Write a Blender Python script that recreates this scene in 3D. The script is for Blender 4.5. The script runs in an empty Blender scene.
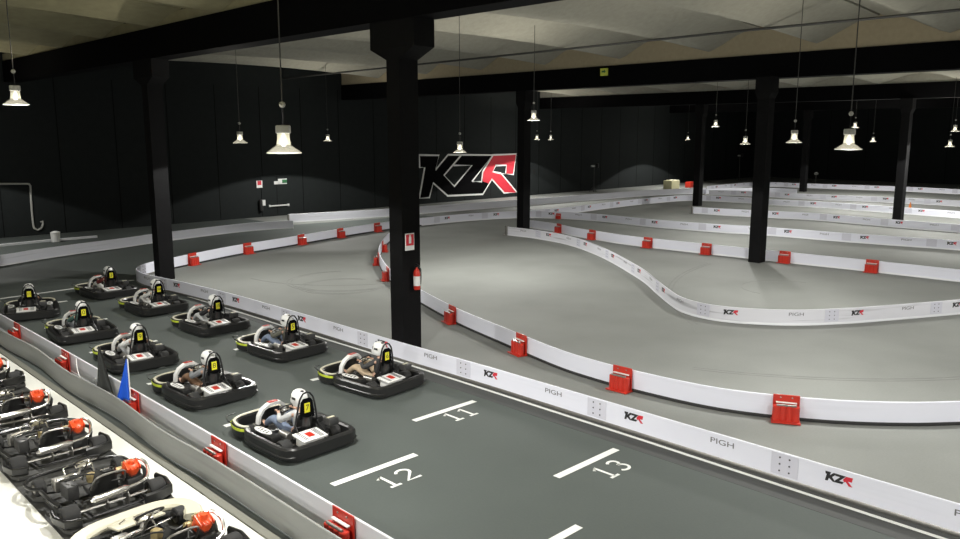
import bpy, bmesh, math, random
from mathutils import Vector, Matrix
from mathutils.geometry import tessellate_polygon
PI = math.pi
random.seed(4)
col = bpy.context.scene.collection

# ------------------------------------------------------------------ materials
def mat(name, color, rough=.6, metal=0., noise=0., nscale=8., bump=0., bscale=40., emit=0., ecol=None, coat=0., spec=.5):
    m = bpy.data.materials.new(name); m.use_nodes = True
    nt = m.node_tree; b = nt.nodes['Principled BSDF']
    c = (*color, 1)
    b.inputs['Base Color'].default_value = c
    b.inputs['Roughness'].default_value = rough
    b.inputs['Metallic'].default_value = metal
    b.inputs['Coat Weight'].default_value = coat
    b.inputs['Specular IOR Level'].default_value = spec
    if noise or bump:
        tc = nt.nodes.new('ShaderNodeTexCoord')
    if noise:
        n = nt.nodes.new('ShaderNodeTexNoise'); n.inputs['Scale'].default_value = nscale; n.inputs['Detail'].default_value = 6
        nt.links.new(tc.outputs['Object'], n.inputs['Vector'])
        mx = nt.nodes.new('ShaderNodeMix'); mx.data_type = 'RGBA'
        mx.inputs[6].default_value = (*[max(0, x*(1-noise)) for x in color], 1)
        mx.inputs[7].default_value = (*[min(1, x*(1+noise)) for x in color], 1)
        nt.links.new(n.outputs['Fac'], mx.inputs[0]); nt.links.new(mx.outputs[2], b.inputs['Base Color'])
    if bump:
        n = nt.nodes.new('ShaderNodeTexNoise'); n.inputs['Scale'].default_value = bscale; n.inputs['Detail'].default_value = 4
        nt.links.new(tc.outputs['Object'], n.inputs['Vector'])
        bp = nt.nodes.new('ShaderNodeBump'); bp.inputs['Strength'].default_value = bump; bp.inputs['Distance'].default_value = .02
        nt.links.new(n.outputs['Fac'], bp.inputs['Height']); nt.links.new(bp.outputs['Normal'], b.inputs['Normal'])
    if emit:
        b.inputs['Emission Color'].default_value = (*(ecol or color), 1)
        b.inputs['Emission Strength'].default_value = emit
    return m

def floor_mat(name, color, var=.12, streak=.0, rough=.75):
    m = bpy.data.materials.new(name); m.use_nodes = True
    nt = m.node_tree; N = nt.nodes.new; Lk = nt.links.new; b = nt.nodes['Principled BSDF']
    b.inputs['Roughness'].default_value = rough; b.inputs['Specular IOR Level'].default_value = .3
    tc = N('ShaderNodeTexCoord')
    big = N('ShaderNodeTexNoise'); big.inputs['Scale'].default_value = .35; big.inputs['Detail'].default_value = 5
    fine = N('ShaderNodeTexNoise'); fine.inputs['Scale'].default_value = 25; fine.inputs['Detail'].default_value = 4
    Lk(tc.outputs['Object'], big.inputs['Vector']); Lk(tc.outputs['Object'], fine.inputs['Vector'])
    add = N('ShaderNodeMath'); add.operation = 'MULTIPLY_ADD'; add.inputs[1].default_value = .35
    Lk(fine.outputs['Fac'], add.inputs[0]); Lk(big.outputs['Fac'], add.inputs[2])
    mr = N('ShaderNodeMapRange'); mr.inputs[1].default_value = .4; mr.inputs[2].default_value = .95
    Lk(add.outputs[0], mr.inputs[0])
    mx = N('ShaderNodeMix'); mx.data_type = 'RGBA'
    mx.inputs[6].default_value = (*[x*(1-var) for x in color], 1); mx.inputs[7].default_value = (*[x*(1+var) for x in color], 1)
    Lk(mr.outputs[0], mx.inputs[0]); out = mx.outputs[2]
    if streak:      # tyre marks: thin dark curved bands laid down by the karts
        w = N('ShaderNodeTexWave'); w.wave_type = 'RINGS'; w.inputs['Scale'].default_value = .22
        w.inputs['Distortion'].default_value = 3.5; w.inputs['Detail'].default_value = 1.0; w.inputs['Detail Scale'].default_value = .5
        mp = N('ShaderNodeMapping'); mp.inputs['Location'].default_value = (-17, -9, 0)
        Lk(tc.outputs['Object'], mp.inputs['Vector']); Lk(mp.outputs['Vector'], w.inputs['Vector'])
        r2 = N('ShaderNodeMapRange'); r2.inputs[1].default_value = .93; r2.inputs[2].default_value = 1.0; r2.inputs[4].default_value = streak
        Lk(w.outputs['Fac'], r2.inputs[0])
        m2 = N('ShaderNodeMix'); m2.data_type = 'RGBA'; m2.inputs[7].default_value = (*[x*.45 for x in color], 1)
        Lk(r2.outputs[0], m2.inputs[0]); Lk(out, m2.inputs[6]); out = m2.outputs[2]
    Lk(out, b.inputs['Base Color'])
    bp = N('ShaderNodeBump'); bp.inputs['Strength'].default_value = .15; bp.inputs['Distance'].default_value = .01
    Lk(fine.outputs['Fac'], bp.inputs['Height']); Lk(bp.outputs['Normal'], b.inputs['Normal'])
    return m

def panel_mat(name, color, dirt=.0, lo=.45, rough=.45, sub=0):
    m = bpy.data.materials.new(name); m.use_nodes = True
    nt = m.node_tree; N = nt.nodes.new; Lk = nt.links.new; b = nt.nodes['Principled BSDF']
    b.inputs['Roughness'].default_value = rough
    tc = N('ShaderNodeTexCoord'); mp = N('ShaderNodeMapping'); mp.inputs['Scale'].default_value = (.35, .35, 9)
    n = N('ShaderNodeTexNoise'); n.inputs['Scale'].default_value = 1.0; n.inputs['Detail'].default_value = 6
    Lk(tc.outputs['Object'], mp.inputs['Vector']); Lk(mp.outputs['Vector'], n.inputs['Vector'])
    r = N('ShaderNodeMapRange'); r.inputs[1].default_value = lo; r.inputs[2].default_value = lo+.25; r.inputs[4].default_value = dirt
    Lk(n.outputs['Fac'], r.inputs[0])
    mx = N('ShaderNodeMix'); mx.data_type = 'RGBA'; mx.inputs[6].default_value = (*color, 1); mx.inputs[7].default_value = (.05, .05, .055, 1)
    Lk(r.outputs[0], mx.inputs[0]); Lk(mx.outputs[2], b.inputs['Base Color'])
    return m

def glass_mat(name, color, opac):
    m = bpy.data.materials.new(name); m.use_nodes = True
    nt = m.node_tree; nt.nodes.clear(); N = nt.nodes.new
    o = N('ShaderNodeOutputMaterial'); mx = N('ShaderNodeMixShader'); mx.inputs[0].default_value = opac
    t = N('ShaderNodeBsdfTransparent'); m2 = N('ShaderNodeMixShader'); m2.inputs[0].default_value = .35
    tl = N('ShaderNodeBsdfTranslucent'); tl.inputs[0].default_value = (*color, 1)
    g = N('ShaderNodeBsdfDiffuse'); g.inputs[0].default_value = (*color, 1)
    nt.links.new(tl.outputs[0], m2.inputs[1]); nt.links.new(g.outputs[0], m2.inputs[2])
    nt.links.new(t.outputs[0], mx.inputs[1]); nt.links.new(m2.outputs[0], mx.inputs[2]); nt.links.new(mx.outputs[0], o.inputs[0])
    return m

M = dict(
    track=floor_mat('track floor', (.222, .230, .216), .14, 0),
    lane=floor_mat('lane floor', (.085, .098, .092), .10),
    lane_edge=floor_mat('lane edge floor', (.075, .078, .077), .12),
    pit=floor_mat('pit floor', (.86, .86, .80), .05, rough=.5),
    kerb=floor_mat('kerb', (.20, .20, .17), .15),
    mat=floor_mat('rubber mat', (.055, .055, .052), .15, rough=.6),
    paint=mat('white paint', (.82, .83, .80), .6, noise=.08, nscale=20),
    wall=mat('dark wall', (.019, .022, .022), .8, noise=.15, nscale=3, spec=.12),
    wallseam=mat('wall seam', (.004, .004, .004), .8, spec=.1),
    black=mat('black paint', (.003, .003, .0035), .85, noise=.2, nscale=4, spec=.06),
    pillar=mat('pillar paint', (.006, .006, .0065), .8, noise=.3, nscale=6, bump=.2, spec=.12),
    shell=mat('grey concrete', (.34, .33, .28), .9, noise=.16, nscale=5, bump=.4, bscale=12),
    shell_old=mat('old concrete', (.36, .33, .20), .9, noise=.2, nscale=3, bump=.4, bscale=12),
    tan=mat('tan concrete', (.40, .34, .23), .9, noise=.12, nscale=6),
    panel=panel_mat('white barrier', (.78, .79, .88), .06, .55),
    panel_back=panel_mat('white barrier reverse', (.80, .80, .84), .05, .6),
    panel_mid=panel_mat('worn barrier', (.74, .75, .82), .35, .55),
    panel_dirty=panel_mat('scuffed barrier', (.72, .72, .77), .75, .55),
    panel_grey=panel_mat('grey barrier', (.30, .31, .30), .25, .5),
    lip=mat('barrier lip', (.80, .81, .84), .35),
    plate=mat('joint plate', (.64, .64, .72), .5),
    bolt=mat('bolt steel', (.10, .10, .11), .35, .6),
    ink=mat('black print', (.02, .02, .022), .5),
    inkgrey=mat('grey print', (.16, .16, .17), .5),
    red=mat('red plastic', (.52, .03, .016), .35, noise=.1, nscale=6),
    redprint=mat('red print', (.62, .03, .05), .5),
    white=mat('white plastic', (.80, .80, .78), .4),
    cream=mat('cream plastic', (.62, .59, .46), .4, noise=.06),
    lime=mat('lime sticker', (.55, .65, .05), .4),
    yellow=mat('yellow plate', (.75, .70, .03), .45),
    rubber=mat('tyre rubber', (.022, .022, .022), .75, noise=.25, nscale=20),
    bumper=mat('black bumper', (.018, .018, .018), .28, noise=.2, nscale=12),
    frame=mat('black frame', (.015, .015, .016), .3),
    chrome=mat('bright steel', (.72, .70, .66), .22, .9, noise=.1, nscale=15),
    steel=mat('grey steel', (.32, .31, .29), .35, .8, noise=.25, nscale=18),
    engine=mat('engine casting', (.06, .06, .06), .45, .4, noise=.4, nscale=30),
    orange=mat('orange cowl', (.85, .10, .025), .35, noise=.12, nscale=14),
    brass=mat('tan casting', (.42, .33, .16), .45, .3, noise=.3, nscale=20),
    skin=mat('skin', (.52, .32, .23), .55),
    visor=mat('dark visor', (.02, .02, .025), .1),
    glass=glass_mat('lamp glass', (.36, .35, .29), .6),
    shade=glass_mat('lamp shade', (.075, .072, .058), .5),
    rim=mat('lamp rim', (.85, .84, .75), .3),
    cord=mat('lamp cord', (.05, .05, .048), .6),
    ball=mat('lamp ball', (.45, .45, .42), .4),
    bulb=mat('lamp bulb', (1, .97, .85), .3, emit=7, ecol=(1, .96, .82)),
    exitsign=mat('exit sign', (.5, .55, .08), .4, emit=.05, ecol=(.75, .8, .12)),
    green=mat('green print', (.03, .16, .06), .5),
    blue=mat('blue cloth', (.01, .10, .62), .6),
    blackcloth=mat('black cloth', (.02, .022, .02), .8),
    cardboard=mat('cream box', (.62, .58, .36), .7),
    straw=mat('orange vest', (.75, .22, .04), .7),
)

# ------------------------------------------------------------------ mesh helpers
class MB:
    def __init__(s): s.b = bmesh.new()
    def add(s, vs, fs, T=None):
        v = [s.b.verts.new(T @ Vector(p) if T else p) for p in vs]
        for f in fs:
            try: s.b.faces.new([v[i] for i in f])
            except ValueError: pass
        return s
    def box(s, c, d, rz=0, rx=0, ry=0, bev=0):
        t = bmesh.new(); bmesh.ops.create_cube(t, size=1)
        bmesh.ops.scale(t, vec=d, verts=t.verts)
        if bev: bmesh.ops.bevel(t, geom=t.edges[:], offset=bev, segments=2, affect='EDGES', profile=.6)
        T = Matrix.Translation(c) @ Matrix.Rotation(rz, 4, 'Z') @ Matrix.Rotation(rx, 4, 'X') @ Matrix.Rotation(ry, 4, 'Y')
        t.verts.index_update()
        s.add([v.co.copy() for v in t.verts], [[v.index for v in f.verts] for f in t.faces], T); t.free(); return s
    def lathe(s, prof, n=16, T=None, cap=True):
        vs = []; fs = []
        for r, z in prof:
            for i in range(n):
                a = 2*PI*i/n; vs.append((r*math.cos(a), r*math.sin(a), z))
        for j in range(len(prof)-1):
            for i in range(n):
                k = (i+1) % n; fs.append((j*n+i, j*n+k, (j+1)*n+k, (j+1)*n+i))
        if cap:
            fs.append(tuple(range(n))[::-1]); fs.append(tuple((len(prof)-1)*n+i for i in range(n)))
        return s.add(vs, fs, T)
    def cyl(s, c, r, h, axis='Z', n=16, bev=.0):
        T = Matrix.Translation(c)
        if axis == 'X': T = T @ Matrix.Rotation(PI/2, 4, 'Y')
        if axis == 'Y': T = T @ Matrix.Rotation(PI/2, 4, 'X')
        b = bev or min(r, h)*.12
        return s.lathe([(r-b, -h/2), (r, -h/2+b), (r, h/2-b), (r-b, h/2)], n, T)
    def tube(s, pts, r, n=8, closed=False):
        P = [Vector(p) for p in pts]; L = len(P); vs = []; fs = []; up = None
        for i in range(L):
            a = P[(i-1) % L] if (closed or i > 0) else P[i]; b = P[(i+1) % L] if (closed or i < L-1) else P[i]
            t = (b-a).normalized()
            if up is None:
                up = Vector((0, 0, 1)) if abs(t.z) < .9 else Vector((1, 0, 0))
            u = (up - t*up.dot(t)).normalized(); w = t.cross(u); up = u
            rr = r[i] if isinstance(r, (list, tuple)) else r
            for k in range(n):
                an = 2*PI*k/n; vs.append(P[i]+(u*math.cos(an)+w*math.sin(an))*rr)
        for i in range(L if closed else L-1):
            j = (i+1) % L
            for k in range(n):
                q = (k+1) % n; fs.append((i*n+k, i*n+q, j*n+q, j*n+k))
        if not closed:
            fs.append(tuple(range(n))[::-1]); fs.append(tuple((L-1)*n+k for k in range(n)))
        return s.add(vs, fs)
    def sweep(s, pts, prof, closed=False):
        P = [Vector((p[0], p[1])) for p in pts]; L = len(P); n = len(prof); vs = []; fs = []
        for i in range(L):
            a = P[(i-1) % L] if (closed or i > 0) else P[i]; b = P[(i+1) % L] if (closed or i < L-1) else P[i]
            t = (b-a).normalized(); nn = Vector((-t.y, t.x))
            for d, z in prof: vs.append((P[i].x+nn.x*d, P[i].y+nn.y*d, z))
        for i in range(L if closed else L-1):
            j = (i+1) % L
            for k in range(n):
                q = (k+1) % n; fs.append((i*n+k, j*n+k, j*n+q, i*n+q))
        if not closed:
            fs.append(tuple(range(n))); fs.append(tuple((L-1)*n+k for k in range(n))[::-1])
        return s.add(vs, fs)
    def prism(s, poly, h, T=None):
        n = len(poly)
        tris = tessellate_polygon([[Vector((x, y, 0)) for x, y in poly]])
        vs = [(x, y, 0) for x, y in poly]+[(x, y, h) for x, y in poly]
        fs = [tuple(t) for t in tris]+[tuple(i+n for i in t)[::-1] for t in tris]
        fs += [(i, (i+1) % n, n+(i+1) % n, n+i) for i in range(n)]
        return s.add(vs, fs, T)
    def stroke(s, pts, w, h, T=None, closed=False):
        pr = [(-w/2, 0), (w/2, 0), (w/2, h), (-w/2, h)]
        t = MB(); t.sweep(pts, pr, closed); t.b.verts.index_update()
        s.add([v.co.copy() for v in t.b.verts], [[v.index for v in f.verts] for f in t.b.faces], T); t.b.free(); return s
    def build(s, name, m, parent=None, smooth=False, loc=None, rz=0):
        bmesh.ops.recalc_face_normals(s.b, faces=s.b.faces)
        me = bpy.data.meshes.new(name); s.b.to_mesh(me); s.b.free()
        if smooth:
            for p in me.polygons: p.use_smooth = True
            try: me.set_sharp_from_angle(angle=math.radians(38))
            except Exception: pass
        me.materials.append(m)
        o = bpy.data.objects.new(name, me); col.objects.link(o)
        if parent: o.parent = parent
        if loc: o.location = loc
        o.rotation_euler.z = rz
        return o

def tag(o, label=None, cat=None, group=None, kind=None):
    if label: o['label'] = label
    if cat: o['category'] = cat
    if group: o['group'] = group
    if kind: o['kind'] = kind
    return o
def empty(name, loc, label=None, cat=None, group=None, rz=0):
    o = bpy.data.objects.new(name, None); col.objects.link(o); o.location = loc; o.rotation_euler.z = rz
    o.empty_display_size = .2
    return tag(o, label, cat, group)
def copy_tree(o, parent=None):
    c = o.copy(); col.objects.link(c)
    if parent: c.parent = parent
    for ch in list(o.children): copy_tree(ch, c)
    return c
def catmull(pts, step=.3, closed=False):
    P = [Vector(p) for p in pts]; out = []
    L = len(P)
    for i in range(L if closed else L-1):
        if closed: a, b, c, d = P[i-1], P[i], P[(i+1) % L], P[(i+2) % L]
        else: a, b, c, d = P[max(i-1, 0)], P[i], P[i+1], P[min(i+2, L-1)]
        n = max(1, int((c-b).length/step))
        for k in range(n):
            t = k/n
            out.append(.5*((2*b)+(-a+c)*t+(2*a-5*b+4*c-d)*t*t+(-a+3*b-3*c+d)*t**3))
    if not closed: out.append(P[-1])
    return [tuple(p) for p in out]
def text_mesh(body, size):
    c = bpy.data.curves.new('t', 'FONT'); c.body = body; c.size = size; c.align_x = 'CENTER'; c.align_y = 'CENTER'; c.extrude = .001
    o = bpy.data.objects.new('t', c); col.objects.link(o)
    dg = bpy.context.evaluated_depsgraph_get(); me = bpy.data.meshes.new_from_object(o.evaluated_get(dg))
    bpy.data.objects.remove(o); bpy.data.curves.remove(c); return me
def text(name, body, size, m, parent, T):
    me = text_mesh(body, size); me.transform(T); me.materials.clear(); me.materials.append(m)
    o = bpy.data.objects.new(name, me); col.objects.link(o); o.parent = parent; return o

# ------------------------------------------------------------------ building shell
YB, XR, XL, YF, CZ = 45., 92., -8., -14., 10.2
def struct(name, mb, m, parent=None, smooth=False):
    o = mb.build(name, m, parent, smooth)
    if not parent: o['kind'] = 'structure'
    return o
fl = struct('floor', MB().box(((XL+XR)/2, (YB+YF)/2, -.1), (XR-XL, YB-YF, .2)), M['track'])
# darker coated starting lane, running round the back of the hall
lane = MB()
poly = [(4.75, YF+.01), (11.2, YF+.01), (11.2, 26.3), (10.9, 28.2), (11.5, 29.5), (13.2, 30.2), (16.2, 31.2), (20, 32.3), (24.3, 33.5), (29.5, 34.3), (33, 34.2),
        (33, 38.6), (24, 39.9), (23.9, 44.9), (-7.9, 44.9), (-7.9, 30), (4.75, 30)]
lane.prism(poly, .004)
o = lane.build('floor_coating', M['lane'], fl)
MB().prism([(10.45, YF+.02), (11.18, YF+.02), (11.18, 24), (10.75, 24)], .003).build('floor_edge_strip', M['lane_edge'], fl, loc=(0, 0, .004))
pit = MB().box(((XL+4.72)/2, (25+YF)/2, .01), (4.72-XL, 25-YF, .02)).build('pit_floor', M['pit'], fl)
MB().box((4.79, 5.5, .02), (.12, 39, .04)).build('kerb_strip', M['kerb'], fl)
def line(pts, w, z=.006, name='painted_line', m=None): return MB().stroke(pts, w, .003).build(name, m or M['paint'], fl, loc=(0, 0, z))
line([(10.99, -8), (11.0, 2.7), (11.06, 7.3), (11.08, 13.8), (11.02, 16.7), (10.9, 25.5)], .075, .008, 'lane_edge_line')
line([(5.6, 28.25), (10.8, 28.62)], .12, name='finish_line')
for i in range(7):
    line([(6.27, 6.12+3.39*i), (7.9, 6.12+3.39*i)], .13, name='grid_slot_line')
for i in range(-1, 7):
    if i >= 0: line([(8.87, 7.33+3.39*i), (10.42, 7.33+3.39*i)], .13, name='grid_slot_line')
def arc(cx, cy, r, a0, a1, n=12, ry=None):
    return [(cx+r*math.cos(math.radians(a0+(a1-a0)*k/n)), cy+(ry or r)*math.sin(math.radians(a0+(a1-a0)*k/n))) for k in range(n+1)]
DIG = {'1': [[(-.075, .13), (.0, .21), (.0, -.2)], [(-.085, -.2), (.085, -.2)]],
       '2': [arc(0, .09, .1, 165, -35)+[(-.1, -.19), (.12, -.19)]],
       '3': [arc(0, .10, .085, 150, -85), arc(0, -.085, .10, 85, -150)],
       '4': [[(.04, -.2), (.04, .21), (-.11, -.07), (.12, -.07)]]}
def number(txt, x, y):
    b = MB()
    for i, ch in enumerate(txt):
        ox = (i-(len(txt)-1)/2)*.36
        for st in DIG[ch]: b.stroke([(ox+px*1.15, py) for px, py in st], .05, .003)
    b.build('grid_number', M['paint'], fl, loc=(x, y, .006))
number('11', 9.70, 10.38); number('12', 7.12, 9.02); number('13', 9.72, 6.92); number('14', 7.12, 5.62)
M['mark'] = mat('tyre mark', (.20, .205, .195), .8, noise=.25, nscale=2)
def marks(cx, cy, r, a0, a1, n=1):
    for k in range(n): line(arc(cx, cy, r+.14*k, a0, a1, 24), .05, .001, 'tyre_mark', M['mark'])
marks(15.5, 22.5, 1.3, 20, 300, 2); marks(16.2, 23.3, 1.9, 60, 350, 2); marks(24, 12, 9, 200, 262, 2); marks(30, 2, 14, 95, 140, 2); marks(18.5, 26.0, 4.5, 180, 260, 1); marks(26, 11.5, 1.5, 0, 170, 1)
# rubber mat under the parked karts
MB().box((3.62, 6.5, .027), (1.52, 34, .012)).build('rubber_mat', M['mat'], fl)

def wall(name, c, d): return struct(name, MB().box(c, d), M['wall'])
wb = wall('wall_back', ((XL+XR)/2, YB+.15, CZ/2), (XR-XL, .3, CZ))
wr = wall('wall_right', (XR+.15, (YB+YF)/2, CZ/2), (.3, YB-YF, CZ))
wl_ = wall('wall_left', (XL-.15, (YB+YF)/2, CZ/2), (.3, YB-YF, CZ))
wf = wall('wall_front', ((XL+XR)/2, YF-.15, CZ/2), (XR-XL, .3, CZ))
# panel joints of the back wall
for k, x in enumerate([5 + 2.9*i for i in range(30)]):
    MB().box((x, YB-.004, 4), (.035, .012, 8)).build('panel_joint', M['wallseam'], wb)
for y in [YF+3+4*i for i in range(14)]:
    MB().box((XR-.004, y, 4), (.012, .04, 8)).build('panel_joint', M['wallseam'], wr)
# black beams above the wall patches
struct('ceiling', MB().box(((XL+XR)/2, (YB+YF)/2, CZ+.1), (XR-XL, YB-YF, .2)), M['black'])

# concrete roof shells, bellies hanging down between the seams
def shell(x0, x1, yc, per, zlow, dz, rise, m):
    b = MB(); nx, ny = 10, 14; vs = []; fs = []
    g = .07
    for k in (0, 1):
        for i in range(nx+1):
            u = i/nx; x = x0+(x1-x0)*u; r = rise*(1-(2*u-1)**2)
            for j in range(ny+1):
                t = -1+2*j/ny; y = yc+t*(per/2-g)
                z = zlow+dz*math.sin(PI/2*abs(t))**1.35+r+k*.09
                vs.append((x, y, z))
    S = (nx+1)*(ny+1)
    for i in range(nx):
        for j in range(ny):
            a = i*(ny+1)+j; q = (a, a+1, a+ny+2, a+ny+1); fs.append(q); fs.append(tuple(S+v for v in q)[::-1])
    rim = [i*(ny+1) for i in range(nx+1)]+[nx*(ny+1)+j for j in range(1, ny+1)]+[i*(ny+1)+ny for i in range(nx-1, -1, -1)]+[j for j in range(ny-1, 0, -1)]
    for a, b2 in zip(rim, rim[1:]+rim[:1]): fs.append((a, b2, S+b2, S+a))
    b.add(vs, fs); o = b.build('ceiling_panel', m, None, True); o['kind'] = 'structure'; return o
PERS = 4.6
bays = [(XL, 11.5, 8.68, .34, .35, 'shell_old'), (12.15, 31.42, 8.60, .80, .30, 'shell'), (32.15, 51.45, 8.12, .5, .3, 'shell'), (52.15, 71.45, 8.0, .5, .3, 'shell'), (72.15, XR, 7.9, .5, .3, 'shell')]
for bi, (x0, x1, zl, dz, rise, mm) in enumerate(bays):
    y = 22.45+PERS*4.4-(0 if bi else 0)
    yc = 22.6+PERS*4
    while yc > YF:
        hi = min(yc+PERS/2, YB); 
        o = shell(x0, x1, yc, PERS, zl, dz, rise, M[mm]); o.name = 'ceiling'
        yc -= PERS
# beams and pillars
def beam(x0, x1, z0, z1, ztan, lab, wm='tan'):
    t = empty('roof_beam', ((x0+x1)/2, (YB+YF)/2, z0), lab, 'beam', 'long black roof beams')
    L = YB-YF-.02
    MB().box((0, 0, (z1-z0)/2), (x1-x0, L, z1-z0)).build('lower_flange', M['black'], t)
    if ztan: MB().box((0, 0, z1-z0+ztan/2), (x1-x0-.1, L, ztan)).build('upper_web', M[wm], t)['label'] = 'unpainted concrete upper web'
    return t
beam(11.45, 12.15, 7.68, 8.66, .35, 'black roof beam nearest the camera, carried by the pillar with the fire extinguisher', 'shell_old')
beam(31.4, 32.2, 7.38, 8.33, 1.3, 'second roof beam, black with a tan unpainted upper part and a small exit sign')
beam(51.4, 52.2, 7.2, 8.1, .8, 'third roof beam, black, beyond the tan topped beam', 'shell')
beam(71.4, 72.2, 7.2, 8.0, .8, 'farthest black roof beam, seen under a thin pale ceiling strip', 'shell')
def pillar(x, y, zt, lab, w=.54, first=False):
    t = empty('pillar', (x, y, 0), lab, 'pillar', 'black pillars of the hall')
    MB().box((0, 0, (zt-.8)/2), (w, w*.88, zt-.8), bev=.012).build('shaft', M['pillar'], t)
    b = MB(); h = zt
    ww = .78 if first else .34
    b.add([(-w/2, -w*.44, h-.85), (w/2, -w*.44, h-.85), (w/2, w*.44, h-.85), (-w/2, w*.44, h-.85),
           (-w/2-.03, -ww, h-.6), (w/2+.03, -ww, h-.6), (w/2+.03, ww, h-.6), (-w/2-.03, ww, h-.6),
           (-w/2-.03, -ww, h), (w/2+.03, -ww, h), (w/2+.03, ww, h), (-w/2-.03, ww, h)],
          [(0, 1, 2, 3), (8, 9, 10, 11), (0, 1, 5, 4), (1, 2, 6, 5), (2, 3, 7, 6), (3, 0, 4, 7), (4, 5, 9, 8), (5, 6, 10, 9), (6, 7, 11, 10), (7, 4, 8, 11)])
    b.build('capital', M['pillar'], t)
    return t
PL = {(0, 0): 'black pillar with a red fire extinguisher and sign, near the middle of the photo',
      (0, 1): 'black pillar at the far left end of the starting grid barrier',
      (1, 0): 'black pillar between the red blocks of the far straight barrier, right of centre',
      (1, 1): 'black pillar just right of the large wall logo, behind the curved barrier end',
      (2, 0): 'black pillar at the far right of the photo among the stacked white barriers',
      (2, 1): 'short looking black pillar left of the barrier end, right of the cream box',
      (3, 1): 'smallest black pillar, in front of the farthest white barrier',
      (3, 0): 'small black pillar at the right edge beyond the far barriers'}
for (i, j), lab in PL.items():
    x, y = {(0, 0): (11.78, 14.47), (0, 1): (11.72, 28.1), (1, 0): (30.6, 14.9), (1, 1): (31.8, 28.9), (2, 0): (51.2, 16.2), (2, 1): (51.6, 29.9), (3, 0): (71.8, 16.9), (3, 1): (71.0, 30.6)}[(i, j)]
    pillar(x, y, [7.68, 7.38, 7.2, 7.2][i], lab, first=(i == 0))
# pipe under the roof shells
o = MB().tube([(27.00, -2.50, 8.75), (27.00, 7.36, 8.75), (27.00, 14.28, 8.76), (27.00, 26.07, 8.68), (27.00, 38.76, 8.60), (27.00, 44.95, 8.54)], .045).build('ceiling_pipe', M['cord'], None, True)
tag(o, 'thin brown pipe running under the roof shells in front of the tan beam', 'pipe')

# ------------------------------------------------------------------ wall logo
KZ = [(118,90),(238,90),(217,180),(292,88),(558,90),(435,250),(492,250),(500,236),(548,240),(500,325),(290,335),(203,258),(180,345),(120,350),(152,165),(125,165)]
WK = [(38.08, 3.61), (40.04, 3.57), (39.68, 2.47), (40.95, 3.58), (42.34, 3.56), (40.53, 2.04), (41.59, 1.16), (41.85, 0.44), (40.89, 0.47), (39.43, 1.51), (39.04, 0.44), (38.06, 0.44), (38.61, 2.69), (38.17, 2.70)]
WZ = [(42.34, 3.56), (45.75, 3.46), (43.47, 1.44), (44.52, 1.39), (45.57, 1.48), (44.67, 0.39), (41.85, 0.44), (41.59, 1.16), (43.47, 2.71), (41.52, 2.76)]
WR = [(45.79, 3.44), (48.54, 3.49), (48.22, 1.82), (47.28, 1.89), (47.39, 2.60), (46.14, 2.63), (45.80, 2.14), (46.77, 1.97), (48.68, 0.32), (47.13, 0.36), (45.70, 1.54), (45.38, 1.20), (44.66, 1.41), (44.63, 2.15)]
WO1 = [(38.08, 3.61), (40.04, 3.55), (39.68, 2.47), (40.95, 3.58), (45.75, 3.46), (43.47, 1.44), (44.52, 1.39), (44.66, 2.15)]
WO2 = [(38.08, 3.61), (38.13, 2.70), (38.61, 2.69), (38.06, 0.44), (39.04, 0.44), (39.43, 1.51), (40.89, 0.47), (44.67, 0.39), (45.70, 1.54), (47.13, 0.36), (48.68, 0.32), (46.77, 1.97), (48.22, 1.82), (48.54, 3.49), (45.75, 3.46)]
WO3 = [(42.34, 3.53), (40.53, 2.04), (41.59, 1.16), (43.47, 2.71), (41.52, 2.76)]
WO4 = [(44.63, 2.15), (45.79, 3.44)]
WO5 = [(46.77, 1.97), (45.80, 2.14), (46.14, 2.63), (47.39, 2.60), (47.28, 1.89)]
t = empty('wall_logo', (43.5, 44.99, 2), 'large KZR logo with white outlines and a red R on the dark back wall', 'logo')
TW = Matrix.Translation((-43.5, 0, -2)) @ Matrix.Rotation(PI/2, 4, 'X')
MB().prism(WK, .012, TW).build('letter', M['black'], t); MB().prism(WZ, .013, TW).build('letter', M['black'], t)
MB().prism(WR, .014, TW).build('letter', M['redprint'], t)
b = MB()
for w in (WO1, WO2, WO3, WO4, WO5): b.stroke(w, .14, .02, TW)
b.build('outline', M['white'], t)

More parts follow.
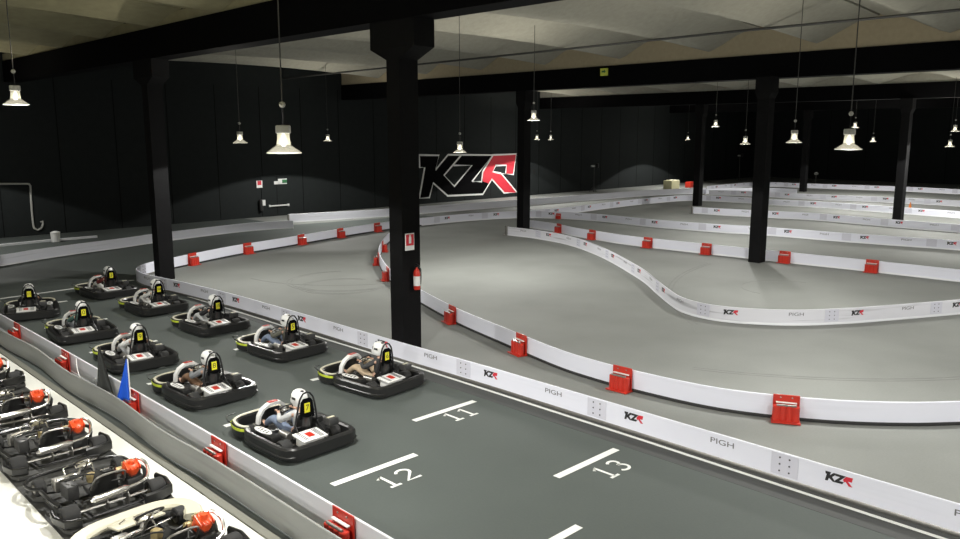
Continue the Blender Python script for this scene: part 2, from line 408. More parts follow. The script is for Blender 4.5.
# ------------------------------------------------------------------ barriers
HB = .45
CAM = Vector((0, 0))
def small_logo(parent, T, w=.62):
    s = w/587; f = lambda P: [((x-411)*s, (218-y)*s*.82) for x, y in P]
    K = [(118,90),(238,90),(217,180),(292,88),(372,88),(268,212),(345,333),(290,335),(203,258),(180,345),(120,350),(152,165),(125,165)]
    Z = [(372,88),(558,90),(420,262),(520,262),(490,325),(340,333),(330,285),(435,152),(325,152)]
    R = [(560,92),(700,84),(683,207),(600,207),(705,335),(628,338),(555,235),(520,262),(498,192)]
    b = MB().prism(f(K), .003, T).prism(f(Z), .003, T); o = b.build('logo_print', M['ink'], parent)
    MB().prism(f(R), .003, T).build('logo_print_letter', M['redprint'], o)
def barrier(label, pts, decor=None, phase=0, sgn=1, bolts=False,  m='panel', h=HB, back=False, lip=True, lipm='lip', fine=.2):
    path = catmull(pts, fine)
    base = Vector(path[0])
    P = [Vector(p)-base for p in path]
    t = empty('track_barrier', (base.x, base.y, 0), label, 'barrier', 'track barriers')
    e = .018
    MB().sweep(P, [(-e, .05), (e, .05), (e, h-.01), (e*.5, h), (-e*.5, h), (-e, h-.01)]).build('panel', M[m], t, True)
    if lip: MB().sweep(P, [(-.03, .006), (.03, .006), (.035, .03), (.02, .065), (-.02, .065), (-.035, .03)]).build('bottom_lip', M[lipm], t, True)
    S = [0]
    for a, b in zip(P, P[1:]): S.append(S[-1]+(b-a).length)
    def at(s):
        s = max(0, min(s, S[-1]-1e-3))
        for i in range(len(S)-1):
            if S[i+1] >= s: break
        f = (s-S[i])/max(1e-6, S[i+1]-S[i]); p = P[i].lerp(P[i+1], f); tn = (P[i+1]-P[i]).normalized()
        n = Vector((-tn.y, tn.x))
        if n.dot(CAM-(p+base)) < 0: n = -n
        xd = Vector((-n.y, n.x))
        R = Matrix(((xd.x, 0, n.x, 0), (xd.y, 0, n.y, 0), (0, 1, 0, 0), (0, 0, 0, 1)))
        return Matrix.Translation((p.x+n.x*.0185, p.y+n.y*.0185, 0)) @ R
    if decor:
        s = phase; d = decor
        while s < S[-1]-.3:
            if s > .2:
                T = at(s); pl = MB().box((0, .265, .002), (.42, .34, .006), bev=.002).build('joint_plate', M['plate'], t)
                pl.data.transform(T)
                if bolts:
                    for ix in (-.075, .075):
                        for iz in (.16, .265, .37):
                            bo = MB().cyl((ix, iz, .008), .014, .01, n=10).build('bolt', M['bolt'], pl); bo.data.transform(T)
            for off, kind in ((.80, 'k'), (-1.03, 'p')):
                q = s+off*sgn
                if .3 < q < S[-1]-.4:
                    T = at(q)
                    if kind == 'k': small_logo(t, T @ Matrix.Translation((0, .30, .0)), .39)
                    else: text('sponsor_print', 'PIGH', .15, M['inkgrey'], t, T @ Matrix.Translation((0, .32, .002)) @ Matrix.Diagonal((1.3, .85, 1, 1)))
            s += d
    return t, at, S, base, P

main = [(11.12, 2.47), (11.14, 4.00), (11.10, 5.84), (11.14, 6.97), (11.22, 7.84), (11.34, 9.32), (11.28, 11.34), (11.21, 14.01), (11.31, 17.50), (11.17, 21.92), (11.00, 25.74)]
main = [(11.22, -9), (11.22, -2)] + [(11.22 if y < 14 else 11.16, y) for x, y in main if y < 20] + [(11.1, 21.6), (10.9, 24.6), (10.72, 26.2), (10.62, 27.2), (10.8, 28.3), (11.3, 29.1), (12.0, 29.6)]
b5 = [(12.97, 30.04), (15.92, 31.29), (17.78, 31.82), (19.41, 32.25), (23.42, 33.40), (26.57, 34.06), (29.12, 34.29), (32.87, 34.18), (36.14, 33.13), (37.40, 31.53), (38.06, 28.98), (37.98, 26.48), (37.87, 24.20), (38.31, 20.80), (38.93, 18.35), (39.29, 14.37), (40.04, 10.01), (40.22, 5.02)]
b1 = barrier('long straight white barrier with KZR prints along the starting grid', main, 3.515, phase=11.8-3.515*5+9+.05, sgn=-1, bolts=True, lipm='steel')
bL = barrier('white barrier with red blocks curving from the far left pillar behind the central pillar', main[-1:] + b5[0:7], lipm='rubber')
b6 = barrier('long white barrier with KZR prints across the middle distance, behind the red block barrier', b5[6:], 3.6, 1.2)
b7p = [(24.70, 30.71), (24.07, 30.48), (23.30, 29.88), (21.56, 28.09), (20.03, 26.32), (18.67, 24.42), (17.42, 22.38), (16.45, 20.50), (15.64, 18.61), (14.55, 15.66), (13.89, 13.27), (13.34, 11.18), (13.18, 10.10), (13.15, 8.89), (13.30, 7.32), (13.70, 6.20), (14.27, 5.21), (15.01, 4.33), (15.75, 3.67)]
b7p.append((b7p[-1][0]+1.3, b7p[-1][1]-1.1)); b7p.append((b7p[-1][0]+2.4, b7p[-1][1]-1.5))
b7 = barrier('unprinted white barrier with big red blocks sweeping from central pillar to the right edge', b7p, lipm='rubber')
b8p = [(29.55, 27.91), (29.56, 27.29), (29.55, 25.93), (28.89, 23.30), (26.93, 19.93), (23.87, 16.01), (22.11, 14.15), (20.95, 12.93), (20.24, 12.05), (19.95, 11.11), (20.15, 10.21), (20.89, 9.13), (22.03, 8.24), (23.46, 7.43), (25.73, 6.28), (27.66, 5.45)]
b8 = barrier('s shaped white barrier with black tyre scuffs winding through the middle of the track', b8p, 3.55, 2.1, m='panel_dirty', bolts=True)
b9p = [(32.74, 29.25), (32.57, 28.01), (32.30, 26.74), (31.63, 25.07), (31.26, 23.16), (30.92, 20.80), (31.11, 15.47), (31.39, 10.67), (31.47, 7.77), (31.73, 4.91)]
b9 = barrier('unprinted white barrier with small red blocks, crossing in front of the right hand pillar', b9p)
b10p = [(46.30, 27.09), (46.51, 25.32), (47.27, 22.15), (47.79, 19.47), (47.33, 14.86), (47.23, 11.88), (46.86, 8.29)]
b10 = barrier('white barrier whose left end stands at the short looking pillar', b10p, 3.6, .8)
b5a = [(36.92, 33.00), (39.55, 32.76), (41.34, 32.80), (45.41, 33.11), (49.70, 33.23), (53.78, 32.93), (55.23, 32.06), (55.78, 30.41), (55.98, 27.68), (55.72, 26.16), (56.18, 22.95), (56.03, 20.84), (55.75, 17.57), (55.28, 13.98), (54.68, 10.24)]
b5b = barrier('white barrier branching off behind the logo pillar and bending back to the right', b5a, 3.6, 1.5)
b12 = barrier('second farthest white barrier, grey and smudged, at the right back', [(61.05, 34.33), (62.25, 32.14), (62.62, 29.53), (62.87, 25.96), (64.14, 20.28), (64.22, 16.31), (64.36, 13.29)], 3.6, 2., m='panel_mid')
b13 = barrier('short white barrier piece ending behind the far right pillars', [(62.19, 35.26), (64.60, 34.30), (66.65, 33.01), (67.41, 31.54), (67.30, 29.52)], None)
b14 = barrier('farthest white barrier along the right end of the hall', [(65.32, 36.95), (69.71, 37.04), (73.37, 36.89), (75.42, 35.32), (75.61, 32.92), (76.57, 28.62), (77.47, 24.58), (77.25, 19.71), (77.12, 16.02)], 3.6, 1., m='panel')
b3 = barrier('grey white barrier curving at the far left behind the starting grid', [(6.20, 35.02), (8.27, 35.40), (9.64, 36.04), (11.47, 36.67), (13.42, 37.16), (15.28, 37.78), (16.83, 38.19), (19.78, 38.75), (21.66, 38.77), (23.31, 38.34)], None, m='panel_mid')
b4 = barrier('white barrier standing along the back wall below the large logo', [(24.64, 41.06), (27.75, 40.26), (30.90, 39.58), (33.21, 39.40), (37.56, 39.06), (41.83, 38.64), (46.17, 38.27), (50.99, 37.97), (55.71, 37.62), (60.15, 36.57), (62.41, 35.39)], None, m='panel_mid', h=.5)
b2 = barrier('white barrier on the pit side of the starting grid, carrying red blocks and flags', [(5.40, -8), (5.40, 4), (5.42, 10), (5.43, 18), (5.40, 24), (5.38, 31)], m='panel_back')
pw = [(4.97+.045*math.sin(y*1.35+.7)*(1 if y > 11 else .25)+.0, y) for y in [-8+.8*i for i in range(46)]]
bp = barrier('wavy grey barrier beside the white pit lane floor, nearest the parked karts', pw, m='panel_grey', h=.46, lip=False)
kt = MB().sweep([(-2, 42.6)] + [(9.78, 41.70), (11.99, 41.94), (14.16, 41.91)], [(-.1, 0), (.1, 0), (.1, .10), (-.1, .10)]).build('floor_kerb', M['lip'], None)
tag(kt, 'low white kerb line on the floor before the dark wall at the far left', 'kerb')
# dark end posts of three barriers
def post(x, y, lab, h=.5):
    o = MB().box((0, 0, h/2), (.09, .09, h), bev=.01).box((0, 0, .02), (.3, .2, .03), bev=.008).build('barrier_post', M['steel'], None)
    o.location = (x, y, 0); tag(o, lab, 'post')
post(b4[3].x-.05, b4[3].y-.12, 'dark end post of the barrier below the fire door')
post(b8p[0][0]-.02, b8p[0][1]+.12, 'small end post of the s shaped barrier, beside the logo pillar')
post(b10p[0][0]-.1, b10p[0][1]+.05, 'small grey end post left of the short looking pillar')

# ------------------------------------------------------------------ red blocks
def make_block():
    t = empty('barrier_block', (0, 0, 0))
    b = MB()
    for k in range(4):
        x = -.165+.11*k
        b.add([], [])
        b.cyl((x, -.12, .155), .068, .30, n=12, bev=.012)
    b.box((0, -.10, .15), (.36, .13, .27), bev=.015)
    b.box((0, -.12, .012), (.50, .26, .024), bev=.006)
    b.build('ribbed_body', M['red'], t, True)
    MB().box((0, -.012, .25), (.46, .022, .46), bev=.008).build('back_plate', M['red'], t)
    for x in (-.1, .1): MB().cyl((x, -.028, .43), .016, .014, 'Y', 10).build('bolt', M['chrome'], t)
    MB().box((0, -.06, .345), (.36, .05, .02), bev=.005).build('clamp_strip', M['white'], t)['label'] = 'pale clamp strip above the ribs'
    MB().cyl((0, -.15, .315), .022, .34, 'X', 10).build('spring_bar', M['steel'], t)
    return t
proto = make_block(); used = [False]
def block(x, y, rz, lab, s=1):
    o = proto if not used[0] else copy_tree(proto); used[0] = True
    o.location = (x, y, .008); o.rotation_euler.z = rz; o.scale = (s, s, s); tag(o, lab, 'barrier block', 'red blocks fixed to the barriers')
def block_on(info, target, lab, side=1, s=1):
    _, at, S, base, P = info
    i = min(range(len(P)), key=lambda k: (P[k]+base-Vector(target)).length)
    j = min(i, len(P)-2); tn = (P[j+1]-P[j]).normalized(); n = Vector((-tn.y, tn.x)); p = P[i]+base
    if n.dot(CAM-p) < 0: n = -n
    n = n*side
    block(p.x+n.x*.042, p.y+n.y*.042, math.atan2(n.y, n.x)+PI/2, lab, s)
def G2(l): return l
for tgt, lab in zip([(13.47, 5.76), (12.85, 9.21), (13.29, 12.53), (14.43, 15.94), (17.10, 22.22), (19.00, 25.24), (21.11, 28.10)],
        ['largest red block, on the sweeping barrier at the lower right', 'second largest red block, on the sweeping barrier below centre',
         'red block in the middle of the sweeping barrier, third from the right', 'red block just right of the central pillar on the sweeping barrier',
         'lowest of three red blocks left of the central pillar', 'middle of three red blocks left of the central pillar', 'uppermost of three red blocks left of the central pillar']):
    block_on(b7, tgt, lab, -1 if 'left of the central' in lab and False else 1)
for tgt, lab in zip([(13.70, 30.46), (16.90, 31.42), (20.02, 32.31), (22.90, 33.02), (25.76, 33.64)],
        ['red block beside the left hand pillar on the far barrier', 'second red block right of the left hand pillar', 'third red block right of the left hand pillar',
         'fourth red block right of the left hand pillar', 'dark looking red block touching the left edge of the central pillar']):
    block_on(bL, tgt, lab)
for tgt, lab in zip([(31.27, 10.70), (31.09, 14.01), (31.15, 17.37), (30.72, 20.37), (31.09, 23.88), (32.04, 26.85)],
        ['red block right of the right hand pillar, nearest the right edge', 'red block touching the right side of the right hand pillar', 'red block left of the right hand pillar',
         'red block on the far barrier, midway between the two middle pillars', 'small red block on the far barrier, second from the logo pillar', 'small red block right next to the logo pillar']):
    block_on(b9, tgt, lab)
block_on(b6, (38.6, 31.5), 'tiny red block behind the logo pillar on the printed barrier', 1, .7)
for y, lab in ((22.03, 'farthest red block between the two pit side barriers'), (18.4, 'second farthest red block between the two pit side barriers'), (14.62, 'red block at the foot of the blue flag'),
               (11.26, 'red block between the pit side barriers level with the nearest racing kart'), (7.9, 'nearest red block between the pit side barriers, at the bottom of the photo')):
    block(5.37, y, -PI/2, lab)

# ------------------------------------------------------------------ flags
def flag(x, y, top, m, lab, name_m, lean=(.0, 0)):
    t = empty('marshal_flag', (x, y, .12), lab, 'flag')
    MB().tube([(0, 0, 0), (lean[0]*.5, lean[1]*.5, top*.5), (lean[0], lean[1], top)], .012).build('pole', name_m, t, True)
    b = MB(); vs = []; fs = []; nz, na = 12, 20
    for k in (0, 1):
        for i in range(nz+1):
            f = i/nz; z = top*(1-.0)-f*(top-.12)
            for j in range(na+1):
                u = j/na; w = (.03+.30*f**1.1)*u; fold = .035*math.sin(u*9+f*3)*f
                vs.append((lean[0]*z/top-w*.75+k*.006, lean[1]*z/top+w*.55+fold+k*.006, z-.05*u*f))
    S = (nz+1)*(na+1)
    for i in range(nz):
        for j in range(na):
            a = i*(na+1)+j; q = (a, a+1, a+na+2, a+na+1); fs.append(q); fs.append(tuple(S+v for v in q)[::-1])
    b.add(vs, fs).build('cloth', m, t, True)
flag(5.30, 14.62, .98, M['blue'], 'blue flag drooping on a white pole at a red block beside the grid', M['white'])
flag(5.30, 15.45, .9, M['blackcloth'], 'black flag drooping over the pit side barrier left of the blue flag', M['frame'], (.05, .75))
o = MB().tube(catmull([(5.36, 17.7, .46), (5.30, 17.5, .30), (5.27, 17.2, .12), (5.28, 16.8, .10), (5.33, 16.5, .3)], .08), .010).build('hanging_cord', M['white'], None, True)
tag(o, 'thin white cord looped over the pit side barrier left of the black flag', 'cord')

# ------------------------------------------------------------------ pendant lamps
def make_lamp():
    t = empty('pendant_lamp', (0, 0, 0))     # origin at the shade rim
    MB().lathe([(.255, 0), (.262, .004), (.26, .012), (.10, .125), (.096, .118), (.25, .006)], 28, cap=False).build('lamp_shade', M['shade'], t, True)
    MB().tube([(.257*math.cos(a), .257*math.sin(a), .004) for a in [2*PI*k/32 for k in range(32)]], .006, closed=True).build('shade_rim', M['rim'], t, True)
    MB().lathe([(.10, .118), (.108, .13), (.095, .20), (.092, .30), (.085, .30), (.088, .2), (.10, .13)], 20, cap=False).build('glass_body', M['glass'], t, True)
    MB().lathe([(.0, .42), (.10, .415), (.112, .40), (.112, .305), (.095, .295), (.0, .295)], 20, cap=False).build('collar', M['ball'], t, True)
    MB().lathe([(.0, .10), (.035, .115), (.05, .16), (.042, .21), (.025, .25), (.02, .295)], 14, cap=False).build('bulb', M['bulb'], t, True)
    MB().tube([(0, 0, .41), (.008, 0, .55), (0, 0, .68)], .012).build('hanger', M['frame'], t, True)
    MB().lathe([(0, -.05), (.035, -.035), (.05, 0), (.035, .035), (0, .05)], 12, Matrix.Translation((0, 0, .72)), cap=False).build('cord_ball', M['ball'], t, True)
    return t
lamp0 = make_lamp(); lu = [False]
lparts = list(lamp0.children)
SPOT = 920; PT = 46
def lamp(x, y, z, zc, lab, grp='pendant lamps hanging over the track', k=1., ang=128):
    if not lu[0]: o = lamp0; lu[0] = True
    else:
        o = lamp0.copy(); col.objects.link(o)
        for part in lparts: c = part.copy(); col.objects.link(c); c.parent = o
    o.location = (x, y, z+.06); o.scale = (.93, .93, .93); tag(o, lab, 'lamp', grp)
    MB().tube([(0, 0, .74), (0, 0, (zc-z)/.93)], .011, 6).build('cord', M['cord'], o, True)
    l = bpy.data.lights.new('spot', 'SPOT'); l.energy = SPOT*k; l.spot_size = math.radians(ang); l.spot_blend = .06; l.shadow_soft_size = .07; l.color = (1, .985, .94)
    lo = bpy.data.objects.new('lamp_light', l); col.objects.link(lo); lo.parent = o; lo.location = (0, 0, -.02)
    q = bpy.data.lights.new('shade_glow', 'POINT'); q.energy = SPOT*k*.09; q.shadow_soft_size = .10; q.color = (1, .98, .93)
    qo = bpy.data.objects.new('shade_light', q); col.objects.link(qo); qo.parent = o; qo.location = (0, 0, -.25)
    p = bpy.data.lights.new('glow', 'SPOT'); p.energy = PT*k*4; p.spot_size = math.radians(150); p.spot_blend = .5; p.shadow_soft_size = .05; p.color = (1, .95, .82)
    po = bpy.data.objects.new('lamp_glow', p); col.objects.link(po); po.parent = o; po.location = (.10, .06, .90); po.rotation_euler.x = PI
LA = [
 (4.95, 18.7, 5.72, 8.9, 'pendant lamp at the far left edge of the photo, hanging highest', 1, 128),
 (5.98, 10.0, 4.86, 8.9, 'largest pendant lamp, hanging left of the central pillar over the grid', 1.25, 128),
 (13.5, 25.4, 4.80, 9.0, 'pendant lamp left of the largest lamp, over the far end of the grid', 1, 128),
 (26.46, 39.4, 4.67, 9.0, 'small far pendant lamp just left of the central pillar, before the wall', 1.5, 139),
 (19.6, 20.9, 4.45, 9.2, 'pendant lamp directly above the letter Z of the wall logo', 1, 128),
 (23.6, 20.95, 5.62, 9.2, 'brightest pendant lamp touching the logo pillar from the right', 1, 128),
 (46.3, 40.75, 4.63, 8.5, 'left one of two small lamps below the lamp at the logo pillar', 1.3, 130),
 (48.8, 41.5, 4.60, 8.5, 'right one of two small lamps below the lamp at the logo pillar', .8, 130),
 (42.0, 23.4, 5.49, 8.4, 'small pendant lamp high above the short looking pillar', 1, 128),
 (35.5, 18.2, 4.61, 9.2, 'pendant lamp left of the right hand pillar', 1, 128),
 (24.4, 10.9, 4.84, 9.2, 'pendant lamp right of the right hand pillar', 1, 128),
 (15.7, 5.95, 4.83, 9.0, 'big pendant lamp with a wide shade at the right of the photo', 1.1, 128),
 (66.8, 40.0, 4.50, 8.5, 'tiny lamp above the cream box, left of the short looking pillar', 1.8, 130),
 (56.0, 20.9, 5.48, 8.4, 'tiny lamp partly behind the collar of the big right hand lamp', 1.7, 128),
 (67.5, 23.72, 4.45, 8.4, 'tiny lamp just right of the big right hand lamp', 2.4, 128),
 (49.9, 13.45, 4.38, 8.5, 'lower of the two small lamps at the right edge', 1.4, 128),
 (53.0, 14.1, 5.22, 8.4, 'upper of the two small lamps at the right edge', 1, 128)]
for x, y, z, zc, lab, k, ang in LA: lamp(x, y, z, zc, lab, k=k, ang=ang if y > 35 else 150)
# unseen pendant lamps added out of frame to brighten floor, barriers and back wall
for i, (x, y, z, k) in enumerate([(-2.5, 5.5, 5.6, 1.5), (-5.5, 12.5, 5.6, 1.3), (2.0, 14.8, 9.9, 0), (14.5, -2.5, 5.0, 1.2), (24.5, 1.0, 5.0, 1.1), (38, 5.5, 5.0, 1), (52, 2.5, 5.0, 1), (70, 2, 5.0, 1.6), (7, -2, 5.2, 1.5), (8.5, 40.8, 4.9, .8), (84, 5, 5, 1.5)]):
    if k: lamp(x, y, z, 8.7, 'unseen pendant lamp added out of frame to brighten the hall', 'added pendant lamps out of frame', k=k, ang=128 if y > 35 else 150)

# ------------------------------------------------------------------ racing karts
BUMP = [(-.60, .40), (-.67, .26), (-.70, .05), (-.70, -.86), (-.66, -.98), (-.56, -1.05), (.56, -1.05), (.66, -.98), (.70, -.86), (.70, .05), (.67, .26), (.60, .40)]
NOSE = [(-.57, .40), (-.635, .50), (-.645, .68), (-.57, .90), (-.40, 1.02), (-.15, 1.06), (.15, 1.06), (.40, 1.02), (.57, .90), (.645, .68), (.635, .50), (.57, .40)]
def rprof(w, z0, z1, r=.03):
    return [(-w+r, z0), (w-r, z0), (w, z0+r), (w, z1-r), (w-r, z1), (-w+r, z1), (-w, z1-r), (-w, z0+r)]
def tyre(t, x, y, r, w, name='tyre'):
    T = Matrix.Translation((x, y, r+.008)) @ Matrix.Rotation(PI/2, 4, 'Y')
    o = MB().lathe([(r*.55, -w/2), (r*.88, -w/2), (r*.98, -w*.42), (r, -w*.3), (r, w*.3), (r*.98, w*.42), (r*.88, w/2), (r*.55, w/2)], 22, T, cap=False).build(name, M['rubber'], t, True)
    MB().lathe([(0, -w*.36), (r*.5, -w*.40), (r*.57, -w*.48), (r*.57, w*.48), (r*.5, w*.40), (0, w*.36)], 16, T, cap=False).build('rim', M['steel'], o, True)
    return o
def wheel(t, y, z, tilt, name='steering_wheel', r=.16, m='rubber'):
    T = Matrix.Translation((0, y, z)) @ Matrix.Rotation(tilt, 4, 'X')
    b = MB(); ring = [T @ Vector((r*math.cos(a), r*math.sin(a), 0)) for a in [2*PI*k/24 for k in range(24)]]
    o = b.tube(ring, .014, 8, closed=True).build(name, M[m], t, True)
    b = MB()
    for a in (PI*.5*3, PI*.12, PI*.88): b.tube([T @ Vector((0, 0, -.01)), T @ Vector((r*math.cos(a), r*math.sin(a), 0))], .011, 6)
    b.cyl(T @ Vector((0, 0, -.01)), .045, .03); b.build('spokes', M['chrome'], o, True)
    MB().tube([T @ Vector((0, 0, -.02)), (0, y+.26, .12)], .014).build('steering_column', M['steel'], t, True)
    return o
def seat(t, y0=-.30):
    b = MB(); vs = []; fs = []; nu, nv = 12, 10
    prof = [(.20, .16), (.12, .10), (0, .08), (-.12, .10), (-.20, .18), (-.25, .32), (-.30, .46), (-.34, .58)]
    for k in (0, 1):
        for i, (py, pz) in enumerate(prof):
            hw = .19 if i < 5 else .19-.02*(i-4)
            for j in range(nv+1):
                u = -1+2*j/nv; lift = .13*abs(u)**3 * (1 if i < 5 else .35); fwd = .12*abs(u)**3 if i >= 4 else 0
                vs.append((hw*u, y0+py+fwd-k*.012*(i >= 4), pz+lift-k*.014))
    S = len(prof)*(nv+1)
    for i in range(len(prof)-1):
        for j in range(nv):
            a = i*(nv+1)+j; q = (a, a+1, a+nv+2, a+nv+1); fs.append(q); fs.append(tuple(S+v for v in q)[::-1])
    return b.add(vs, fs).build('seat', M['bumper'], t, True)
def race_kart():
    t = empty('go_kart', (0, 0, 0))
    path = catmull(BUMP, .08)
    MB().sweep(path, rprof(.055, .045, .285, .028)).build('side_bumper', M['bumper'], t, True)
    MB().sweep([(x*1.075, y*1.03) for x, y in path], rprof(.018, .10, .145, .012)).build('rub_strip', M['bumper'], t, True)
    MB().sweep(catmull(NOSE, .08), rprof(.06, .05, .27, .03)).build('nose_bumper', M['bumper'], t, True)
    st = catmull(NOSE, .08); n = len(st)
    MB().sweep(st[int(n*.04):int(n*.96)], [(-.028, .27), (.026, .27), (.022, .288), (-.024, .288)]).build('nose_stripe', M['cream'], t, True)['label'] = 'cream stripe on top of the nose'
    MB().sweep(st[int(n*.03):int(n*.33)], [(.060, .20), (.066, .20), (.066, .25), (.060, .25)]).build('side_sticker', M['lime'], t)['label'] = 'lime green sticker on the nose side'
    MB().box((0, 0, .06), (.80, 1.75, .02), bev=.005).build('floor_tray', M['frame'], t)
    b = MB()
    for s in (-1, 1):
        b.tube([(s*.34, -.92, .10), (s*.34, -.2, .09), (s*.30, .35, .09), (s*.22, .85, .11)], .016)
        b.tube([(s*.34, -.45, .10), (s*.60, -.42, .12), (s*.60, .25, .12), (s*.33, .22, .10)], .014)
    b.tube([(-.34, -.9, .1), (.34, -.9, .1)], .016); b.tube([(-.22, .85, .11), (.22, .85, .11)], .016); b.tube([(-.52, .5, .14), (.52, .5, .14)], .016)
    b.tube([(-.5, -.62, .15), (.5, -.62, .15)], .018)
    b.build('chassis', M['steel'], t, True)
    for s in (-1, 1):
        tyre(t, s*.50, -.62, .14, .20); tyre(t, s*.50, .52, .125, .12)
        # side pod with white sticker panel
        MB().box((s*.50, -.12, .22), (.20, .52, .14), bev=.035).build('side_pod', M['bumper'], t, True)
        e = [(s*.51+.085*math.cos(a), .02+.25*math.sin(a)) for a in [2*PI*k/20 for k in range(20)]]
        p = MB().prism(e, .008, Matrix.Translation((0, 0, .292))).build('sticker_panel', M['white'], t)
        b = MB()
        for k in range(4): b.box((s*.51, -.12+.09*k, .302), (.09, .028, .003), rz=.3)
        b.build('sticker_print', M['ink'], p)
    seat(t)
    wheel(t, .13, .53, -.75)
    # front fairing: white arch round the steering column with red patch
    arch = [(-.30, .52, .20), (-.29, .50, .36), (-.23, .46, .50), (-.12, .42, .585), (0, .41, .605), (.12, .42, .585), (.23, .46, .50), (.29, .50, .36), (.30, .52, .20)]
    b = MB(); vs = []; fs = []
    A = [Vector(p) for p in arch]; Cc = Vector((0, .55, .28))
    for k, (sc, dy) in enumerate([(1, 0), (1.02, .10), (.86, .11), (.83, .01)]):
        for p in A: vs.append((p.x*sc, p.y+dy, Cc.z+(p.z-Cc.z)*sc))
    L = len(A)
    for k in range(4):
        for i in range(L-1): fs.append((k*L+i, k*L+i+1, ((k+1) % 4)*L+i+1, ((k+1) % 4)*L+i))
    fs += [tuple(k*L for k in range(4)), tuple(k*L+L-1 for k in range(4))[::-1]]
    f = b.add(vs, fs).build('front_fairing', M['white'], t, True)
    MB().box((-.02, .485, .605), (.17, .11, .012), rx=-.10, bev=.004).build('fairing_sticker', M['red'], f)
    MB().box((0, .55, .36), (.30, .05, .24), rx=.3, bev=.03).build('fairing_screen', M['bumper'], f, True)
    # roll hoop, backing board and number plate
    b = MB(); hoop = catmull([(-.25, -.50, .10), (-.23, -.54, .40), (-.18, -.57, .72), (-.13, -.58, .92), (-.07, -.58, 1.0), (0, -.58, 1.02), (.07, -.58, 1.0), (.13, -.58, .92), (.18, -.57, .72), (.23, -.54, .40), (.25, -.50, .10)], .06)
    b.tube(hoop, .017, 8)
    b.tube([(-.19, -.565, .66), (.19, -.565, .66)], .012); b.tube([(-.23, -.54, .4), (.23, -.54, .4)], .012)
    b.tube([(-.22, -.55, .45), (-.28, -.85, .14)], .012); b.tube([(.22, -.55, .45), (.28, -.85, .14)], .012)
    b.build('roll_hoop', M['frame'], t, True)
    bd = MB().prism([(-.15, 0), (.15, 0), (.12, .30), (.07, .36), (-.07, .36), (-.12, .30)], .015, Matrix.Translation((0, -.575, .55)) @ Matrix.Rotation(PI/2, 4, 'X')).build('head_board', M['black'], t)
    # rear deck: engine cover in white with red patch and dark stripes
    d = MB().box((-.10, -.80, .315), (.50, .36, .03), rx=.12, bev=.012).box((-.10, -.80, .22), (.40, .28, .16), bev=.02).build('rear_cover', M['white'], t, True)
    MB().box((-.11, -.80, .334), (.12, .16, .006), rx=.12).build('cover_patch', M['red'], d)
    b = MB()
    for x in (-.27, -.235, .02, .05, .08): b.box((x, -.80, .334), (.014, .31, .005), rx=.12)
    b.build('cover_stripes', M['inkgrey'], d)
    # engine on the right rear
    e = MB().box((.30, -.42, .25), (.20, .26, .22), bev=.02)
    for k in range(6): e.box((.30, -.42, .37+.018*k), (.17, .18, .008))
    e = e.build('engine', M['engine'], t, True)
    MB().box((.34, -.80, .46), (.20, .20, .13), bev=.025).build('air_box', M['engine'], e, True)
    MB().box((.34, -.80, .53), (.14, .05, .012), bev=.004).build('box_sticker', M['cream'], e)
    MB().tube([(.34, -.42, .34), (.42, -.55, .40), (.40, -.7, .42)], .03).build('intake_pipe', M['rubber'], e, True)
    MB().tube([(.24, -.5, .2), (.1, -.66, .3), (-.25, -.66, .30), (-.36, -.7, .30)], [.02, .03, .035, .02]).build('exhaust', M['steel'], t, True)
    MB().cyl((-.29, -.33, .24), .075, .26, 'Y', 14).build('fuel_tank', M['steel'], t, True)
    b = MB().tube([(-.66, .72, .26), (-.76, .78, .34), (-.68, .98, .36), (-.42, 1.10, .32)], .009)
    b.build('guard_rod', M['frame'], t, True)
    return t

# ------------------------------------------------------------------ drivers
def skin_mesh(name, nodes, edges, root, m, parent, sub=1):
    me = bpy.data.meshes.new(name); me.from_pydata([n[:3] for n in nodes], edges, []); 
    o = bpy.data.objects.new(name, me); col.objects.link(o)
    s = o.modifiers.new('skin', 'SKIN'); s.use_smooth_shade = True
    for i, n in enumerate(nodes):
        v = me.skin_vertices[0].data[i]; v.radius = (n[3], n[4] if len(n) > 4 else n[3]); v.use_root = (i == root)
    if sub: ss = o.modifiers.new('sub', 'SUBSURF'); ss.levels = sub; ss.render_levels = sub
    dg = bpy.context.evaluated_depsgraph_get(); dg.update()
    me2 = bpy.data.meshes.new_from_object(o.evaluated_get(dg)); bpy.data.objects.remove(o)
    me2.name = name
    for p in me2.polygons: p.use_smooth = True
    me2.materials.clear(); me2.materials.append(m)
    o = bpy.data.objects.new(name, me2); col.objects.link(o); o.parent = parent; return o
